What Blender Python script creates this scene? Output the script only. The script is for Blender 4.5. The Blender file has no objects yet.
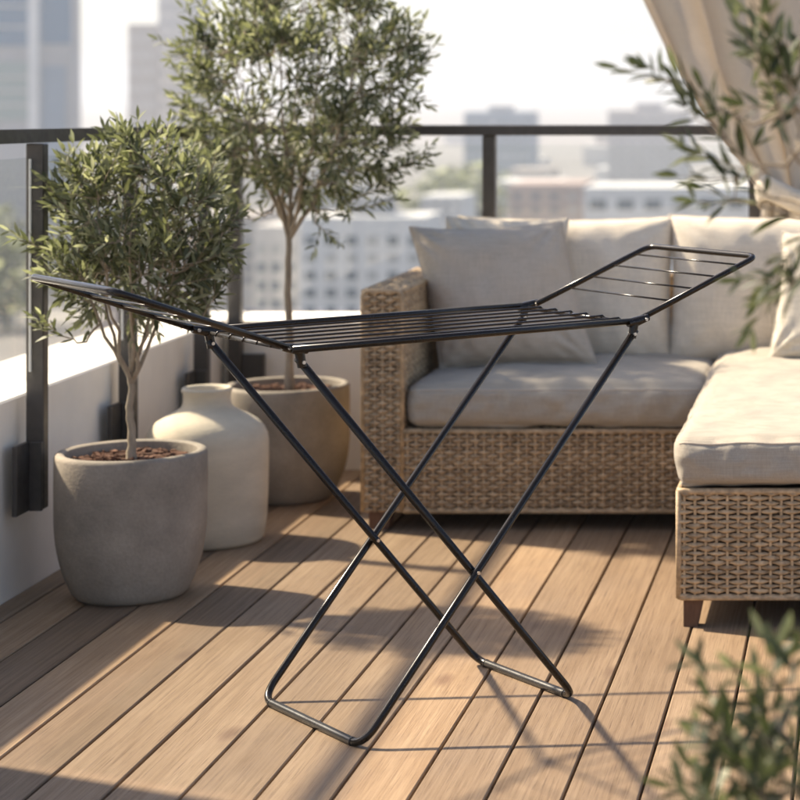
import bpy, math, random
from mathutils import Vector, Matrix, noise
R = math.radians
sc = bpy.context.scene
col = sc.collection

# ------------------------------------------------------------------ camera
F, CH, VX, VY = 2200.0, 1.5, 858.0, 86.0          # focal length in px of the 800 px photo, eye height, vanishing point
cam = bpy.data.cameras.new('camera'); camo = bpy.data.objects.new('camera', cam); col.objects.link(camo)
camo.location = (0, 0, CH); camo.rotation_euler = (R(90), 0, 0)
cam.sensor_width = 36; cam.lens = 36 * F / 800
cam.shift_x = -(VX - 400) / 800; cam.shift_y = -(400 - VY) / 800
cam.clip_start = 0.05; cam.clip_end = 20000
cam.dof.use_dof = True; cam.dof.focus_distance = 5.25; cam.dof.aperture_fstop = 3.8
sc.camera = camo

def X(px, Y): return (px - VX) * Y / F             # world x of a photo column at depth Y
def Z(py, Y): return CH - (py - VY) * Y / F        # world z of a photo row at depth Y

# ------------------------------------------------------------------ light
sx, sy = 0.95, -0.40                               # shadow of one metre of height on the deck
el = math.atan(1 / math.hypot(sx, sy)); az = math.atan2(-sx, -sy)
w = bpy.data.worlds.new('World'); sc.world = w; w.use_nodes = True
nt = w.node_tree; nt.nodes.clear()
sky = nt.nodes.new('ShaderNodeTexSky'); sky.sky_type = 'NISHITA'; sky.sun_disc = False
sky.sun_elevation = el; sky.sun_rotation = az; sky.air_density = 0.7; sky.dust_density = 2.0; sky.ozone_density = 0.7
bg = nt.nodes.new('ShaderNodeBackground'); bg.inputs[1].default_value = 0.112
wo = nt.nodes.new('ShaderNodeOutputWorld')
nt.links.new(sky.outputs[0], bg.inputs[0]); nt.links.new(bg.outputs[0], wo.inputs[0])
sl = bpy.data.lights.new('sun', 'SUN'); sl.energy = 4.7; sl.angle = R(1.7); sl.color = (1.0, 0.88, 0.69)
so = bpy.data.objects.new('sun', sl); col.objects.link(so)
so.rotation_euler = Vector((sx, sy, -1)).to_track_quat('-Z', 'Y').to_euler(); so.location = (-6, 8, 9)
sc.view_settings.view_transform = 'Standard'; sc.view_settings.look = 'None'
sc.view_settings.exposure = 1.2; sc.view_settings.gamma = 1.0; sc.view_settings.use_white_balance = True; sc.view_settings.white_balance_temperature = 6620; sc.view_settings.use_curve_mapping = False
sc.cycles.use_denoising = True
sc.cycles.max_bounces = 10; sc.cycles.transparent_max_bounces = 24; sc.cycles.volume_bounces = 0
sc.cycles.sample_clamp_indirect = 8

# ------------------------------------------------------------------ object helpers
def tag(o, label=None, cat=None, group=None, kind=None):
    if label: o['label'] = label
    if cat: o['category'] = cat
    if group: o['group'] = group
    if kind: o['kind'] = kind
    return o

def empty(name, loc=(0, 0, 0), rz=0.0):
    o = bpy.data.objects.new(name, None); col.objects.link(o); o.location = loc; o.rotation_euler = (0, 0, rz)
    o.empty_display_size = .1
    return o

class MB:
    def __init__(s): s.v = []; s.f = []; s.tint = None
    def add(s, vs, fs):
        k = len(s.v); s.v += [tuple(p) for p in vs]; s.f += [tuple(i + k for i in f) for f in fs]
    def box(s, x0, x1, y0, y1, z0, z1, b=0.0):
        if b <= 0:
            s.add([(x0,y0,z0),(x1,y0,z0),(x1,y1,z0),(x0,y1,z0),(x0,y0,z1),(x1,y0,z1),(x1,y1,z1),(x0,y1,z1)],
                  [(0,3,2,1),(4,5,6,7),(0,1,5,4),(1,2,6,5),(2,3,7,6),(3,0,4,7)])
            return
        V = []; idx = {}
        X_ = (x0, x1); Y_ = (y0, y1); Z_ = (z0, z1)
        for i in (0, 1):
            for j in (0, 1):
                for k in (0, 1):
                    for a in range(3):
                        p = [X_[i], Y_[j], Z_[k]]
                        for c in range(3):
                            if c != a: p[c] += b * (1 if (i, j, k)[c] == 0 else -1)
                        idx[i, j, k, a] = len(V); V.append(p)
        Fc = []
        for a in range(3):
            o1, o2 = [c for c in range(3) if c != a]
            for e in (0, 1):
                q = []
                for (m, n) in ((0,0),(1,0),(1,1),(0,1)):
                    t = [0,0,0]; t[a] = e; t[o1] = m; t[o2] = n; q.append(idx[t[0],t[1],t[2],a])
                flip = (e == 0) ^ (a == 1)
                Fc.append(tuple(reversed(q)) if flip else tuple(q))
        for a in range(3):
            o1, o2 = [c for c in range(3) if c != a]
            for m in (0, 1):
                for n in (0, 1):
                    t0 = [0,0,0]; t0[o1] = m; t0[o2] = n; t1 = list(t0); t1[a] = 1
                    q = (idx[t0[0],t0[1],t0[2],o1], idx[t1[0],t1[1],t1[2],o1], idx[t1[0],t1[1],t1[2],o2], idx[t0[0],t0[1],t0[2],o2])
                    c = sum((Vector(V[i]) for i in q), Vector()) / 4
                    n_ = (Vector(V[q[1]]) - Vector(V[q[0]])).cross(Vector(V[q[2]]) - Vector(V[q[0]]))
                    cen = Vector(((x0+x1)/2, (y0+y1)/2, (z0+z1)/2))
                    Fc.append(q if n_.dot(c - cen) > 0 else tuple(reversed(q)))
        for i in (0, 1):
            for j in (0, 1):
                for k in (0, 1):
                    q = (idx[i,j,k,0], idx[i,j,k,1], idx[i,j,k,2])
                    Fc.append(q if (i + j + k) % 2 == 1 else tuple(reversed(q)))
        s.add(V, Fc)
    def tube(s, pts, r, n=10, closed=False, cap=True):
        pts = [Vector(p) for p in pts]; m = len(pts)
        rs = r if isinstance(r, (list, tuple)) else [r] * m
        def tan(i):
            if closed: return (pts[(i+1) % m] - pts[i-1]).normalized()
            a = pts[max(i-1, 0)]; b = pts[min(i+1, m-1)]
            return (b - a).normalized()
        t = tan(0); u = t.orthogonal().normalized(); V = []
        for i in range(m):
            t2 = tan(i)
            q = t.rotation_difference(t2); u = (q @ u); u = (u - t2 * u.dot(t2)).normalized(); t = t2
            b = t.cross(u)
            for k in range(n):
                a = 2 * math.pi * k / n
                V.append(pts[i] + (u * math.cos(a) + b * math.sin(a)) * rs[i])
        Fc = []
        for i in range(m if closed else m - 1):
            j = (i + 1) % m
            for k in range(n):
                k2 = (k + 1) % n
                Fc.append((i*n+k, i*n+k2, j*n+k2, j*n+k))
        if cap and not closed:
            Fc.append(tuple(reversed(range(n)))); Fc.append(tuple((m-1)*n + k for k in range(n)))
        s.add(V, Fc)
    def lathe(s, prof, c, n=64, wob=0.0, seed=0):
        V = []; m = len(prof)
        for i, (r, z) in enumerate(prof):
            for k in range(n):
                a = 2 * math.pi * k / n
                d = 1 + wob * noise.noise(Vector((math.cos(a) * 1.3 + seed, math.sin(a) * 1.3, z * 4)))
                V.append((c[0] + r * d * math.cos(a), c[1] + r * d * math.sin(a), c[2] + z))
        Fc = []
        for i in range(m - 1):
            for k in range(n):
                k2 = (k + 1) % n
                Fc.append((i*n+k, i*n+k2, (i+1)*n+k2, (i+1)*n+k))
        Fc.append(tuple(reversed(range(n)))); Fc.append(tuple((m-1)*n + k for k in range(n)))
        s.add(V, Fc)
    def build(s, name, mat, parent=None, smooth=False, loc=None):
        if s.tint is not None and len(s.tint) < len(s.v): s.tint += [.5] * (len(s.v) - len(s.tint))
        me = bpy.data.meshes.new(name); me.from_pydata(s.v, [], s.f); me.update()
        if s.tint is not None:
            at = me.attributes.new('tint', 'FLOAT', 'POINT'); at.data.foreach_set('value', s.tint)
        if smooth: me.polygons.foreach_set('use_smooth', [True] * len(me.polygons))
        if mat: me.materials.append(mat)
        o = bpy.data.objects.new(name, me); col.objects.link(o)
        if loc: o.location = loc
        if parent: o.parent = parent
        if smooth == 'auto':
            me.polygons.foreach_set('use_smooth', [True] * len(me.polygons))
            me.set_sharp_from_angle(angle=R(40))
        return o

def fillet(pts, r, n=7):
    pts = [Vector(p) for p in pts]; out = [pts[0]]
    for i in range(1, len(pts) - 1):
        a, p, b = pts[i-1], pts[i], pts[i+1]
        u = (a - p).normalized(); v = (b - p).normalized()
        half = u.angle(v) / 2; d = min(r / math.tan(half), (a-p).length * .48, (b-p).length * .48)
        p0 = p + u * d; p1 = p + v * d
        for k in range(n + 1):
            t = k / n
            out.append(p0 * (1-t)**2 + p * 2*t*(1-t) + p1 * t*t)
    out.append(pts[-1]); return out

# ------------------------------------------------------------------ materials
class Mat:
    def __init__(s, name, rough=.6, metal=0.0, spec=.4):
        s.m = bpy.data.materials.new(name); s.m.use_nodes = True; s.t = s.m.node_tree
        s.b = s.t.nodes['Principled BSDF']; s.out = s.t.nodes['Material Output']
        s.b.inputs['Roughness'].default_value = rough; s.b.inputs['Metallic'].default_value = metal
        s.b.inputs['Specular IOR Level'].default_value = spec
    def n(s, t, **k):
        nd = s.t.nodes.new(t)
        for a, v in k.items():
            if a.startswith('i_'):
                key = a[2:]; key = int(key) if key.isdigit() else key.replace('_', ' ')
                nd.inputs[key].default_value = v
            else: setattr(nd, a, v)
        return nd
    def l(s, a, b): s.t.links.new(a, b)
    def coords(s, scale=(1, 1, 1), kind='Object'):
        tc = s.n('ShaderNodeTexCoord'); mp = s.n('ShaderNodeMapping'); mp.inputs['Scale'].default_value = scale
        s.l(tc.outputs[kind], mp.inputs[0]); return mp.outputs[0]
    def noise(s, vec, scale, detail=4, rough=.55, dist=0.0):
        nd = s.n('ShaderNodeTexNoise', i_Scale=scale, i_Detail=detail, i_Roughness=rough, i_Distortion=dist)
        s.l(vec, nd.inputs['Vector']); return nd.outputs['Fac']
    def ramp(s, fac, stops):
        r = s.n('ShaderNodeValToRGB'); e = r.color_ramp.elements
        while len(e) < len(stops): e.new(.5)
        for i, (p, c) in enumerate(stops):
            e[i].position = p; e[i].color = (c, c, c, 1) if isinstance(c, (int, float)) else (*c, 1)
        s.l(fac, r.inputs[0]); return r.outputs[0]
    def mix(s, fac, a, b, mode='MIX'):
        m = s.n('ShaderNodeMix', data_type='RGBA', blend_type=mode)
        for sock, v in ((m.inputs[0], fac), (m.inputs[6], a), (m.inputs[7], b)):
            if isinstance(v, (int, float)): sock.default_value = v
            elif isinstance(v, tuple): sock.default_value = (*v, 1)
            else: s.l(v, sock)
        return m.outputs[2]
    def bump(s, h, strength=.3, dist=.01):
        b = s.n('ShaderNodeBump', i_Strength=strength, i_Distance=dist); s.l(h, b.inputs['Height']); s.l(b.outputs[0], s.b.inputs['Normal'])
    def color(s, c):
        if isinstance(c, tuple): s.b.inputs['Base Color'].default_value = (*c, 1)
        else: s.l(c, s.b.inputs['Base Color'])
        return s

def sc3(c, k): return tuple(min(1, v * k) for v in c)

def mottled(name, c, rough=.8, amt=.22, scale=6, bump=.25, fine=160, spec=.3, stretch=(1,1,1)):
    m = Mat(name, rough, spec=spec); v = m.coords(stretch)
    a = m.noise(v, scale, 6, .6); b = m.noise(v, fine, 3, .6)
    r = m.ramp(a, [(.3, 1 - amt), (.7, 1 + amt * .4)]); r2 = m.ramp(b, [(.3, 1 - amt * .4), (.7, 1.0)])
    m.color(m.mix(1.0, m.mix(1.0, c, r, 'MULTIPLY'), r2, 'MULTIPLY'))
    if bump: m.bump(m.mix(.35, b, a), bump, .006)
    return m.m

def wood_deck():
    m = Mat('weathered_deck_wood', .62, spec=.35)
    tc = m.n('ShaderNodeTexCoord'); sep = m.n('ShaderNodeSeparateXYZ'); m.l(tc.outputs['Object'], sep.inputs[0])
    sub = m.n('ShaderNodeMath', operation='SUBTRACT'); m.l(sep.outputs[0], sub.inputs[0]); sub.inputs[1].default_value = -1.913 - .1614 * 20
    dv = m.n('ShaderNodeMath', operation='DIVIDE'); m.l(sub.outputs[0], dv.inputs[0]); dv.inputs[1].default_value = .1614
    fl = m.n('ShaderNodeMath', operation='FLOOR'); m.l(dv.outputs[0], fl.inputs[0])
    wn = m.n('ShaderNodeTexWhiteNoise', noise_dimensions='1D'); m.l(fl.outputs[0], wn.inputs['W'])
    # each board gets its own slice of the grain
    off = m.n('ShaderNodeCombineXYZ'); 
    ml = m.n('ShaderNodeMath', operation='MULTIPLY'); m.l(wn.outputs['Value'], ml.inputs[0]); ml.inputs[1].default_value = 37.0
    m.l(ml.outputs[0], off.inputs[1]); m.l(ml.outputs[0], off.inputs[2])
    ad = m.n('ShaderNodeVectorMath', operation='ADD'); m.l(tc.outputs['Object'], ad.inputs[0]); m.l(off.outputs[0], ad.inputs[1])
    def mp(s):
        q = m.n('ShaderNodeMapping'); q.inputs['Scale'].default_value = s; m.l(ad.outputs[0], q.inputs[0]); return q.outputs[0]
    grain = m.noise(mp((40, .55, 1)), 2.6, 8, .66, .15)
    fine = m.noise(mp((170, 2.4, 1)), 2.6, 5, .7, .2)
    patch = m.noise(mp((6, 1.2, 1)), 1.4, 4, .6, .6)
    wv = m.n('ShaderNodeTexWave', wave_type='BANDS', bands_direction='X', i_Scale=9.0, i_Distortion=7.0, i_Detail=3.0, i_Detail_Scale=.9)
    m.l(mp((1, .16, 1)), wv.inputs['Vector'])
    base = m.mix(m.ramp(patch, [(.3, 0.0), (.72, 1.0)]), (.268, .178, .104), (.364, .256, .161))
    base = m.mix(m.ramp(grain, [(.30, .62), (.58, 0.0)]), base, (.165, .100, .052))
    vo = m.n('ShaderNodeTexVoronoi', i_Scale=1.0); m.l(mp((5.2, 1.9, .001)), vo.inputs['Vector'])
    base = m.mix(m.ramp(vo.outputs['Distance'], [(.05, .85), (.15, 0.0)]), base, (.17, .10, .06))
    base = m.mix(m.ramp(wv.outputs['Fac'], [(.55, 0.0), (1.0, .16)]), base, (.185, .112, .066))
    base = m.mix(m.ramp(fine, [(.30, .95), (.47, 0.0)]), base, (.105, .06, .034))
    base = m.mix(m.ramp(fine, [(.60, 0.0), (.75, .30)]), base, (.47, .35, .24))
    tintr = m.ramp(wn.outputs['Value'], [(0.0, (.64, .63, .62)), (.5, (.96, .96, .96)), (1.0, (1.22, 1.17, 1.08))])
    base = m.mix(1.0, base, tintr, 'MULTIPLY')
    st = m.noise(mp((2.2, 1.3, 1)), 1.1, 5, .65)
    base = m.mix(m.ramp(st, [(.50, 0.0), (.72, .42)]), base, (.19, .135, .095))
    m.color(base)
    m.l(m.ramp(grain, [(.3, .72), (.7, .5)]), m.b.inputs['Roughness'])
    m.bump(m.mix(.5, grain, fine), .35, .003)
    return m.m

def linen(name, c, slub=.16, weave=.25, sheen=.15):
    m = Mat(name, .92, spec=.15)
    v = m.coords()
    h = m.noise(m.coords((14, 14, 420)), 1.0, 3, .6); h2 = m.noise(m.coords((420, 420, 14)), 1.0, 3, .6)
    both = m.mix(.5, h, h2)
    big = m.noise(v, 5, 4, .6)
    cc = m.mix(1.0, c, m.ramp(both, [(.36, 1 - slub * 1.6), (.64, 1.0 + slub * .4)]), 'MULTIPLY')
    cc = m.mix(1.0, cc, m.ramp(big, [(.3, .93), (.7, 1.03)]), 'MULTIPLY')
    m.color(cc)
    m.b.inputs['Sheen Weight'].default_value = sheen; m.b.inputs['Sheen Roughness'].default_value = .5
    crease = m.noise(m.coords((1, 1, .6)), 16, 5, .55, .8)
    m.bump(m.mix(.42, both, crease), weave * 1.3, .013)
    return m.m

def leaf_mat(name, dark, mid, pale, transl=.46):
    m = Mat(name, .5, spec=.35)
    a = m.n('ShaderNodeAttribute', attribute_name='tint')
    c = m.ramp(a.outputs['Fac'], [(0.0, dark), (.55, mid), (1.0, pale)])
    m.color(c)
    tr = m.n('ShaderNodeBsdfTranslucent'); m.l(m.mix(1.0, c, (1.15, 1.2, .85), 'MULTIPLY'), tr.inputs[0])
    mx = m.n('ShaderNodeMixShader'); mx.inputs[0].default_value = transl
    m.l(m.b.outputs[0], mx.inputs[1]); m.l(tr.outputs[0], mx.inputs[2]); m.l(mx.outputs[0], m.out.inputs[0])
    return m.m

def plain(name, c, rough=.6, metal=0.0, spec=.4):
    return Mat(name, rough, metal, spec).color(c).m

def glass_mat():
    m = bpy.data.materials.new('clear_glass'); m.use_nodes = True; t = m.node_tree; t.nodes.clear()
    o = t.nodes.new('ShaderNodeOutputMaterial'); tr = t.nodes.new('ShaderNodeBsdfTransparent'); tr.inputs[0].default_value = (.965, .975, .97, 1)
    gl = t.nodes.new('ShaderNodeBsdfGlossy'); gl.inputs['Roughness'].default_value = .02
    lw = t.nodes.new('ShaderNodeLayerWeight'); lw.inputs[0].default_value = .5
    pw = t.nodes.new('ShaderNodeMath'); pw.operation = 'POWER'; pw.inputs[1].default_value = 5
    fr = t.nodes.new('ShaderNodeMath'); fr.operation = 'MULTIPLY_ADD'; fr.inputs[1].default_value = .45; fr.inputs[2].default_value = .025
    t.links.new(lw.outputs['Facing'], pw.inputs[0]); t.links.new(pw.outputs[0], fr.inputs[0])
    mx = t.nodes.new('ShaderNodeMixShader')
    t.links.new(fr.outputs[0], mx.inputs[0]); t.links.new(tr.outputs[0], mx.inputs[1]); t.links.new(gl.outputs[0], mx.inputs[2]); t.links.new(mx.outputs[0], o.inputs[0])
    return m

def wicker_mat(name, c):
    m = Mat(name, .55, spec=.4)
    v = m.coords(); a = m.noise(v, 55, 3, .6); b = m.noise(m.coords((1, 1, 12)), 14, 3, .6)
    cc = m.mix(1.0, c, m.ramp(a, [(.3, .62), (.68, 1.15)]), 'MULTIPLY')
    cc = m.mix(1.0, cc, m.ramp(b, [(.3, .82), (.7, 1.08)]), 'MULTIPLY')
    at = m.n('ShaderNodeAttribute', attribute_name='tint')
    cc = m.mix(1.0, cc, m.ramp(at.outputs['Fac'], [(0.0, (.58, .54, .50)), (.5, (.95, .94, .92)), (1.0, (1.22, 1.20, 1.15))]), 'MULTIPLY')
    m.color(cc); m.bump(m.noise(v, 260, 2), .2, .003); return m.m

def metal_mat(name, c, rough, metal=0.0, spec=.5):
    m = Mat(name, rough, metal, spec); v = m.coords()
    a = m.noise(v, 30, 4, .6)
    m.color(m.mix(1.0, c, m.ramp(a, [(.3, .8), (.7, 1.15)]), 'MULTIPLY'))
    m.l(m.ramp(a, [(.3, rough * 1.25), (.7, rough * .85)]), m.b.inputs['Roughness']); return m.m

M = {}
M['deck'] = wood_deck()
M['gap'] = plain('dark_subframe', (.012, .009, .007), .9)
M['plaster'] = mottled('white_wall_plaster', (.86, .80, .705), .85, .10, 3.5, .12, 220)
M['rail'] = metal_mat('dark_bronze_rail', (.050, .044, .038), .38)
M['rack'] = metal_mat('dark_rack_enamel', (.0135, .0095, .0062), .20, 0.0, .32)
M['rackgrey'] = metal_mat('grey_worn_sleeve', (.030, .026, .022), .28, .1, .5)
M['rivet'] = plain('bright_rivet', (.55, .52, .48), .3, 1.0)
M['wicker'] = wicker_mat('natural_wicker', (.52, .375, .225))
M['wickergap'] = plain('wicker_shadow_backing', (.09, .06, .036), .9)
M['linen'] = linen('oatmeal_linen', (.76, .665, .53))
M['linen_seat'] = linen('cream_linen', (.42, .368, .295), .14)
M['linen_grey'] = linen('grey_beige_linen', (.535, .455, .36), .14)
M['linen_pale'] = linen('pale_linen', (.66, .59, .48), .2)
M['curtain'] = linen('curtain_linen', (.76, .68, .56), .10, .15)
_t = M['curtain'].node_tree; _p = _t.nodes['Principled BSDF']; _tr = _t.nodes.new('ShaderNodeBsdfTranslucent'); _tr.inputs[0].default_value = (.66, .59, .50, 1)
_mx = _t.nodes.new('ShaderNodeMixShader'); _mx.inputs[0].default_value = .45
_t.links.new(_p.outputs[0], _mx.inputs[1]); _t.links.new(_tr.outputs[0], _mx.inputs[2]); _t.links.new(_mx.outputs[0], _t.nodes['Material Output'].inputs['Surface'])
M['legwood'] = mottled('brown_leg_wood', (.145, .072, .040), .5, .3, 20, .15, 90, stretch=(4, 4, 1))
M['pot'] = mottled('grey_brown_concrete', (.345, .295, .235), .82, .40, 4.2, .35, 110)
M['vase'] = mottled('cream_plaster_vase', (.62, .535, .40), .8, .14, 7, .3, 60, stretch=(1, 1, 2.5))
M['soil'] = mottled('bark_mulch', (.155, .075, .045), .9, .55, 30, .6, 120)
M['bark'] = mottled('olive_bark', (.37, .30, .215), .85, .35, 24, .5, 120, stretch=(2, 2, .5))
M['leaf'] = leaf_mat('olive_leaf', (.045, .053, .026), (.17, .18, .10), (.52, .52, .38))
M['leafdark'] = leaf_mat('olive_leaf_dark', (.022, .030, .014), (.075, .090, .042), (.25, .26, .16), .32)
M['glass'] = glass_mat()
M['edge_glint'] = plain('pale_edge_glint', (.62, .62, .60), .4)  # pale colour painting the shine on a glass pane edge

# ------------------------------------------------------------------ deck and the ground under it
PITCH, X0 = .1614, -1.913
WALL_X, WALL_Y = -2.48, 8.6
d = MB(); rnd = random.Random(5)
k0 = int(math.floor((WALL_X - X0) / PITCH)) ; k1 = int(math.ceil((2.6 - X0) / PITCH))
for k in range(k0, k1):
    a = max(X0 + k * PITCH + .0032, WALL_X); b = X0 + (k + 1) * PITCH - .0032
    dz = rnd.uniform(-.0009, .0009)
    d.box(a, b, -1.6, WALL_Y, -.028, dz, .0028)
tag(d.build('deck', M['deck']), kind='structure')
d = MB(); d.box(WALL_X, 2.6, -1.6, WALL_Y, -.3, -.032)
tag(d.build('terrace_floor', M['gap']), kind='structure')
GZ = -48.0
d = MB(); d.box(-2.84, 2.9, -2.0, 8.94, GZ + .02, -.301)
tag(d.build('terrace_building', M['plaster']), 'plain lower storeys of the terrace building directly under the wooden deck', 'building')

# ------------------------------------------------------------------ parapets, pillar, railings
PH = .585
d = MB(); d.box(-2.85, WALL_X, 5.105, 8.95, -.3, PH, .006)
tag(d.build('parapet_wall', M['plaster']), 'low white parapet wall running along the deck behind the potted olives', 'wall')
d = MB(); d.box(WALL_X + .001, 2.6, WALL_Y, 8.95, -.3, PH - .002, .006)
tag(d.build('parapet_wall', M['plaster']), 'low white parapet wall at the back, behind the wicker sofa', 'wall')
d = MB(); d.box(-2.86, WALL_X, 4.60, 5.10, -.3, 2.5, .006)
tag(d.build('pillar', M['plaster']), 'tall white pillar ending the parapet, outside the left edge of the photo', 'pillar')

def rail_section(root, kind):
    pass
lr = empty('balcony_railing', (-2.43, 6.5, 0))
tag(lr, 'dark metal railing with glass along the left parapet beside the olives', 'railing')
def Lc(p): return (p[0] + 2.43, p[1] - 6.5, p[2])
# handrail rises a little towards the camera
mb = MB(); ya, yb = 5.105, 8.545
za, zb = 1.3905, 1.348
mb.add([Lc(p) for p in [(-2.462,ya,za-.042),(-2.425,ya,za-.042),(-2.425,ya,za),(-2.462,ya,za),(-2.462,yb,zb-.04),(-2.425,yb,zb-.04),(-2.425,yb,zb),(-2.462,yb,zb)]],
       [(0,1,2,3),(7,6,5,4),(0,4,5,1),(1,5,6,2),(2,6,7,3),(3,7,4,0)])
mb.build('handrail', M['rail'], lr)
posts = [6.49, 7.30, 8.12]
for y in posts:
    zt = za + (zb - za) * (y - ya) / (yb - ya) - .043
    mb = MB(); mb.box(*(Lc((-2.448, y - .02, 0))[0], Lc((-2.395, 0, 0))[0]), y - .02 - 6.5, y + .02 - 6.5, .255, zt, .003)
    mb.build('post', M['rail'], lr)
    mb = MB(); mb.box(-.0065, .0005, y - .0265 - 6.5, y - .0203 - 6.5, .66, 1.285, .001); mb.build('glass_edge_glint', M['edge_glint'], lr)  # added pale sliver, a painted highlight where the pane edge catches light
    mb = MB(); mb.box(-.019, -.004, y - .125 - 6.5, y - .021 - 6.5, .252, .455, .002); mb.box(-.004, .034, y - .034 - 6.5, y - .021 - 6.5, .252, .455, .002)
    mb.build('bracket', M['rail'], lr)
ed = [5.125] + posts + [8.53]
for i in range(len(ed) - 1):
    a = ed[i] + (.024 if i else 0) - 6.5; b = ed[i+1] - (.024 if i < 3 else .02) - 6.5
    mb = MB(); mb.box(-.006, .004, a, b, .64, 1.29); mb.build('glass_pane', M['glass'], lr)
    if i:
        for z in (.72, 1.2):
            mb = MB(); mb.box(-.012, .010, a - .004, a + .030, z - .02, z + .02, .002); mb.build('clamp', M['rail'], lr)

br = empty('balcony_railing', (0, 8.57, 0))
tag(br, 'dark metal railing with glass crossing behind the wicker sofa', 'railing')
mb = MB(); mb.box(-2.475, 2.55, -.035, .03, 1.308, 1.348, .003); mb.build('handrail', M['rail'], br)
bposts = [-2.425, -1.435, -.40, .64, 1.68]
for x in bposts:
    mb = MB(); mb.box(x - .025, x + .025, -.025, .026, .255, 1.307, .003); mb.build('post', M['rail'], br)
    mb = MB(); mb.box(x + .026 if x < -2 else x - .06, x + .11 if x < -2 else x - .026, -.01, .028, .252, .455, .002); mb.build('bracket', M['rail'], br)
for i in range(len(bposts) - 1):
    mb = MB(); mb.box(bposts[i] + .03, bposts[i+1] - .03, .006, .016, .64, 1.27); mb.build('glass_pane', M['glass'], br)

# ------------------------------------------------------------------ drying rack
cx, cy, yaw, TL, TW, ZT, xa, xb, LL, aL, LR, aR = -1.0567, 5.3544, .7088, .915, .5063, .9176, -.2992, .2855, .4192, .3605, .3899, .3554
rk = empty('drying_rack', (cx, cy, 0), yaw)
tag(rk, 'dark metal folding clothes drying rack with both wings raised, standing open on the deck', 'drying rack')
RT = .0092; hw = TW / 2; hl = TL / 2
# tabletop: two long side tubes, two thin end bars and six rods
tt = MB()
for s in (-1, 1):
    tt.tube([(-hl - .012, s * hw, ZT), (hl + .012, s * hw, ZT)], .0083, 12)
top = tt.build('tabletop_frame', M['rack'], rk, True)
for e in (-1, 1):
    mb = MB(); mb.tube([(e * (hl - .012), -hw + .004, ZT - .006), (e * (hl - .012), hw - .004, ZT - .006)], .0052, 10)
    mb.build('end_bar', M['rackgrey'] if e < 0 else M['rack'], top, True)
for k in range(6):
    y = -hw + TW * (k + 1) / 7
    mb = MB()
    ex = hl - .012
    pts = [(-ex - .008, y, ZT - .009)] + [(-ex - .006 + .016 * j / 3, y, ZT + .0015 + .0 * j) for j in range(1, 3)] + [(-ex + .03, y, ZT + .001)] + \
          [(ex - .03, y, ZT + .001)] + [(ex + .002, y, ZT + .002), (ex + .008, y, ZT - .003), (ex + .007, y, ZT - .011)]
    mb.tube(pts, .0026, 8); mb.build('rod', M['rack'], top, True)
# wings
for e, Lw, an in ((-1, LL, aL), (1, LR, aR)):
    wg = MB(); hx = e * (hl + .016)
    def wp(t, y): return (hx + e * t * math.cos(an), y, ZT + .004 + t * math.sin(an))
    wy = hw - .012
    wg.tube(fillet([wp(0, -wy), wp(Lw, -wy), wp(Lw, wy), wp(0, wy)], .034, 8), .0078, 12)
    wo_ = wg.build('wing', M['rack'], rk, True)
    for k in range(4):
        t = Lw * (.27 + .195 * k)
        mb = MB(); mb.tube([wp(t, -wy), wp(t, wy)], .0024, 8); mb.build('rod', M['rack'], wo_, True)
# legs : frame A from the right end of the top down to the left, frame B the other way and nested just inside
def leg_frame(xf, xt, y, bendr):
    mb = MB()
    a = Vector((xf, -y, RT)); b = Vector((xf, y, RT)); ta = Vector((xt, -y, ZT - .022)); tb = Vector((xt, y, ZT - .022))
    mb.tube(fillet([ta, a, b, tb], bendr, 10), RT, 14)
    o = mb.build('leg_frame', M['rack'], rk, True)
    mb = MB()
    for s in (-1, 1):
        mb.tube([(xf, s * (y - .052), RT), (xf, s * (y - .046), RT)], RT + .0016, 14)
    mb.tube([(xf, -y + .05, RT), (xf, y - .05, RT)], RT + .0009, 14, cap=False)
    mb.build('foot_bar', M['rackgrey'], o, True)
    return o
fa = leg_frame(xa, hl - .01, hw + .001, .055)
fb = leg_frame(xb, -hl + .01, hw - .0205, .055)
# pivots where the legs cross
tA = (hl - .01 - xa); tB = (-hl + .01 - xb)
# solve xa + tA*u = xb + tB*u
u_ = (xb - xa) / (tA - tB); px_ = xa + tA * u_; pz_ = RT + (ZT - .022 - RT) * u_
for s in (-1, 1):
    mb = MB(); mb.tube([(px_, s * (hw - .034), pz_), (px_, s * (hw + .012), pz_)], .0042, 12); mb.build('rivet', M['rivet'], rk, 'auto')
# hinge plates at the four corners
for e in (-1, 1):
    for s in (-1, 1):
        yy = s * (hw if e > 0 else hw - .018)
        mb = MB()
        path = [(e * (hl - .032), yy, ZT - .004), (e * (hl - .008), yy, ZT - .002), (e * (hl + .028), yy, ZT + .006)]
        mb.tube(path, [.010, .0125, .009], 12)
        mb.tube([(e * (hl - .012), yy, ZT - .002), (e * (hl - .020), yy, ZT - .042)], [.0115, .0105], 12)
        h = mb.build('hinge', M['rack'], rk, 'auto')
        for (rx, rz_) in ((hl + .016, ZT + .003), (hl - .0185, ZT - .031)):
            mb = MB(); mb.tube([(e * rx, yy - .0135, rz_), (e * rx, yy + .0135, rz_)], .0042, 10); mb.build('rivet', M['rivet'], h, 'auto')

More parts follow.
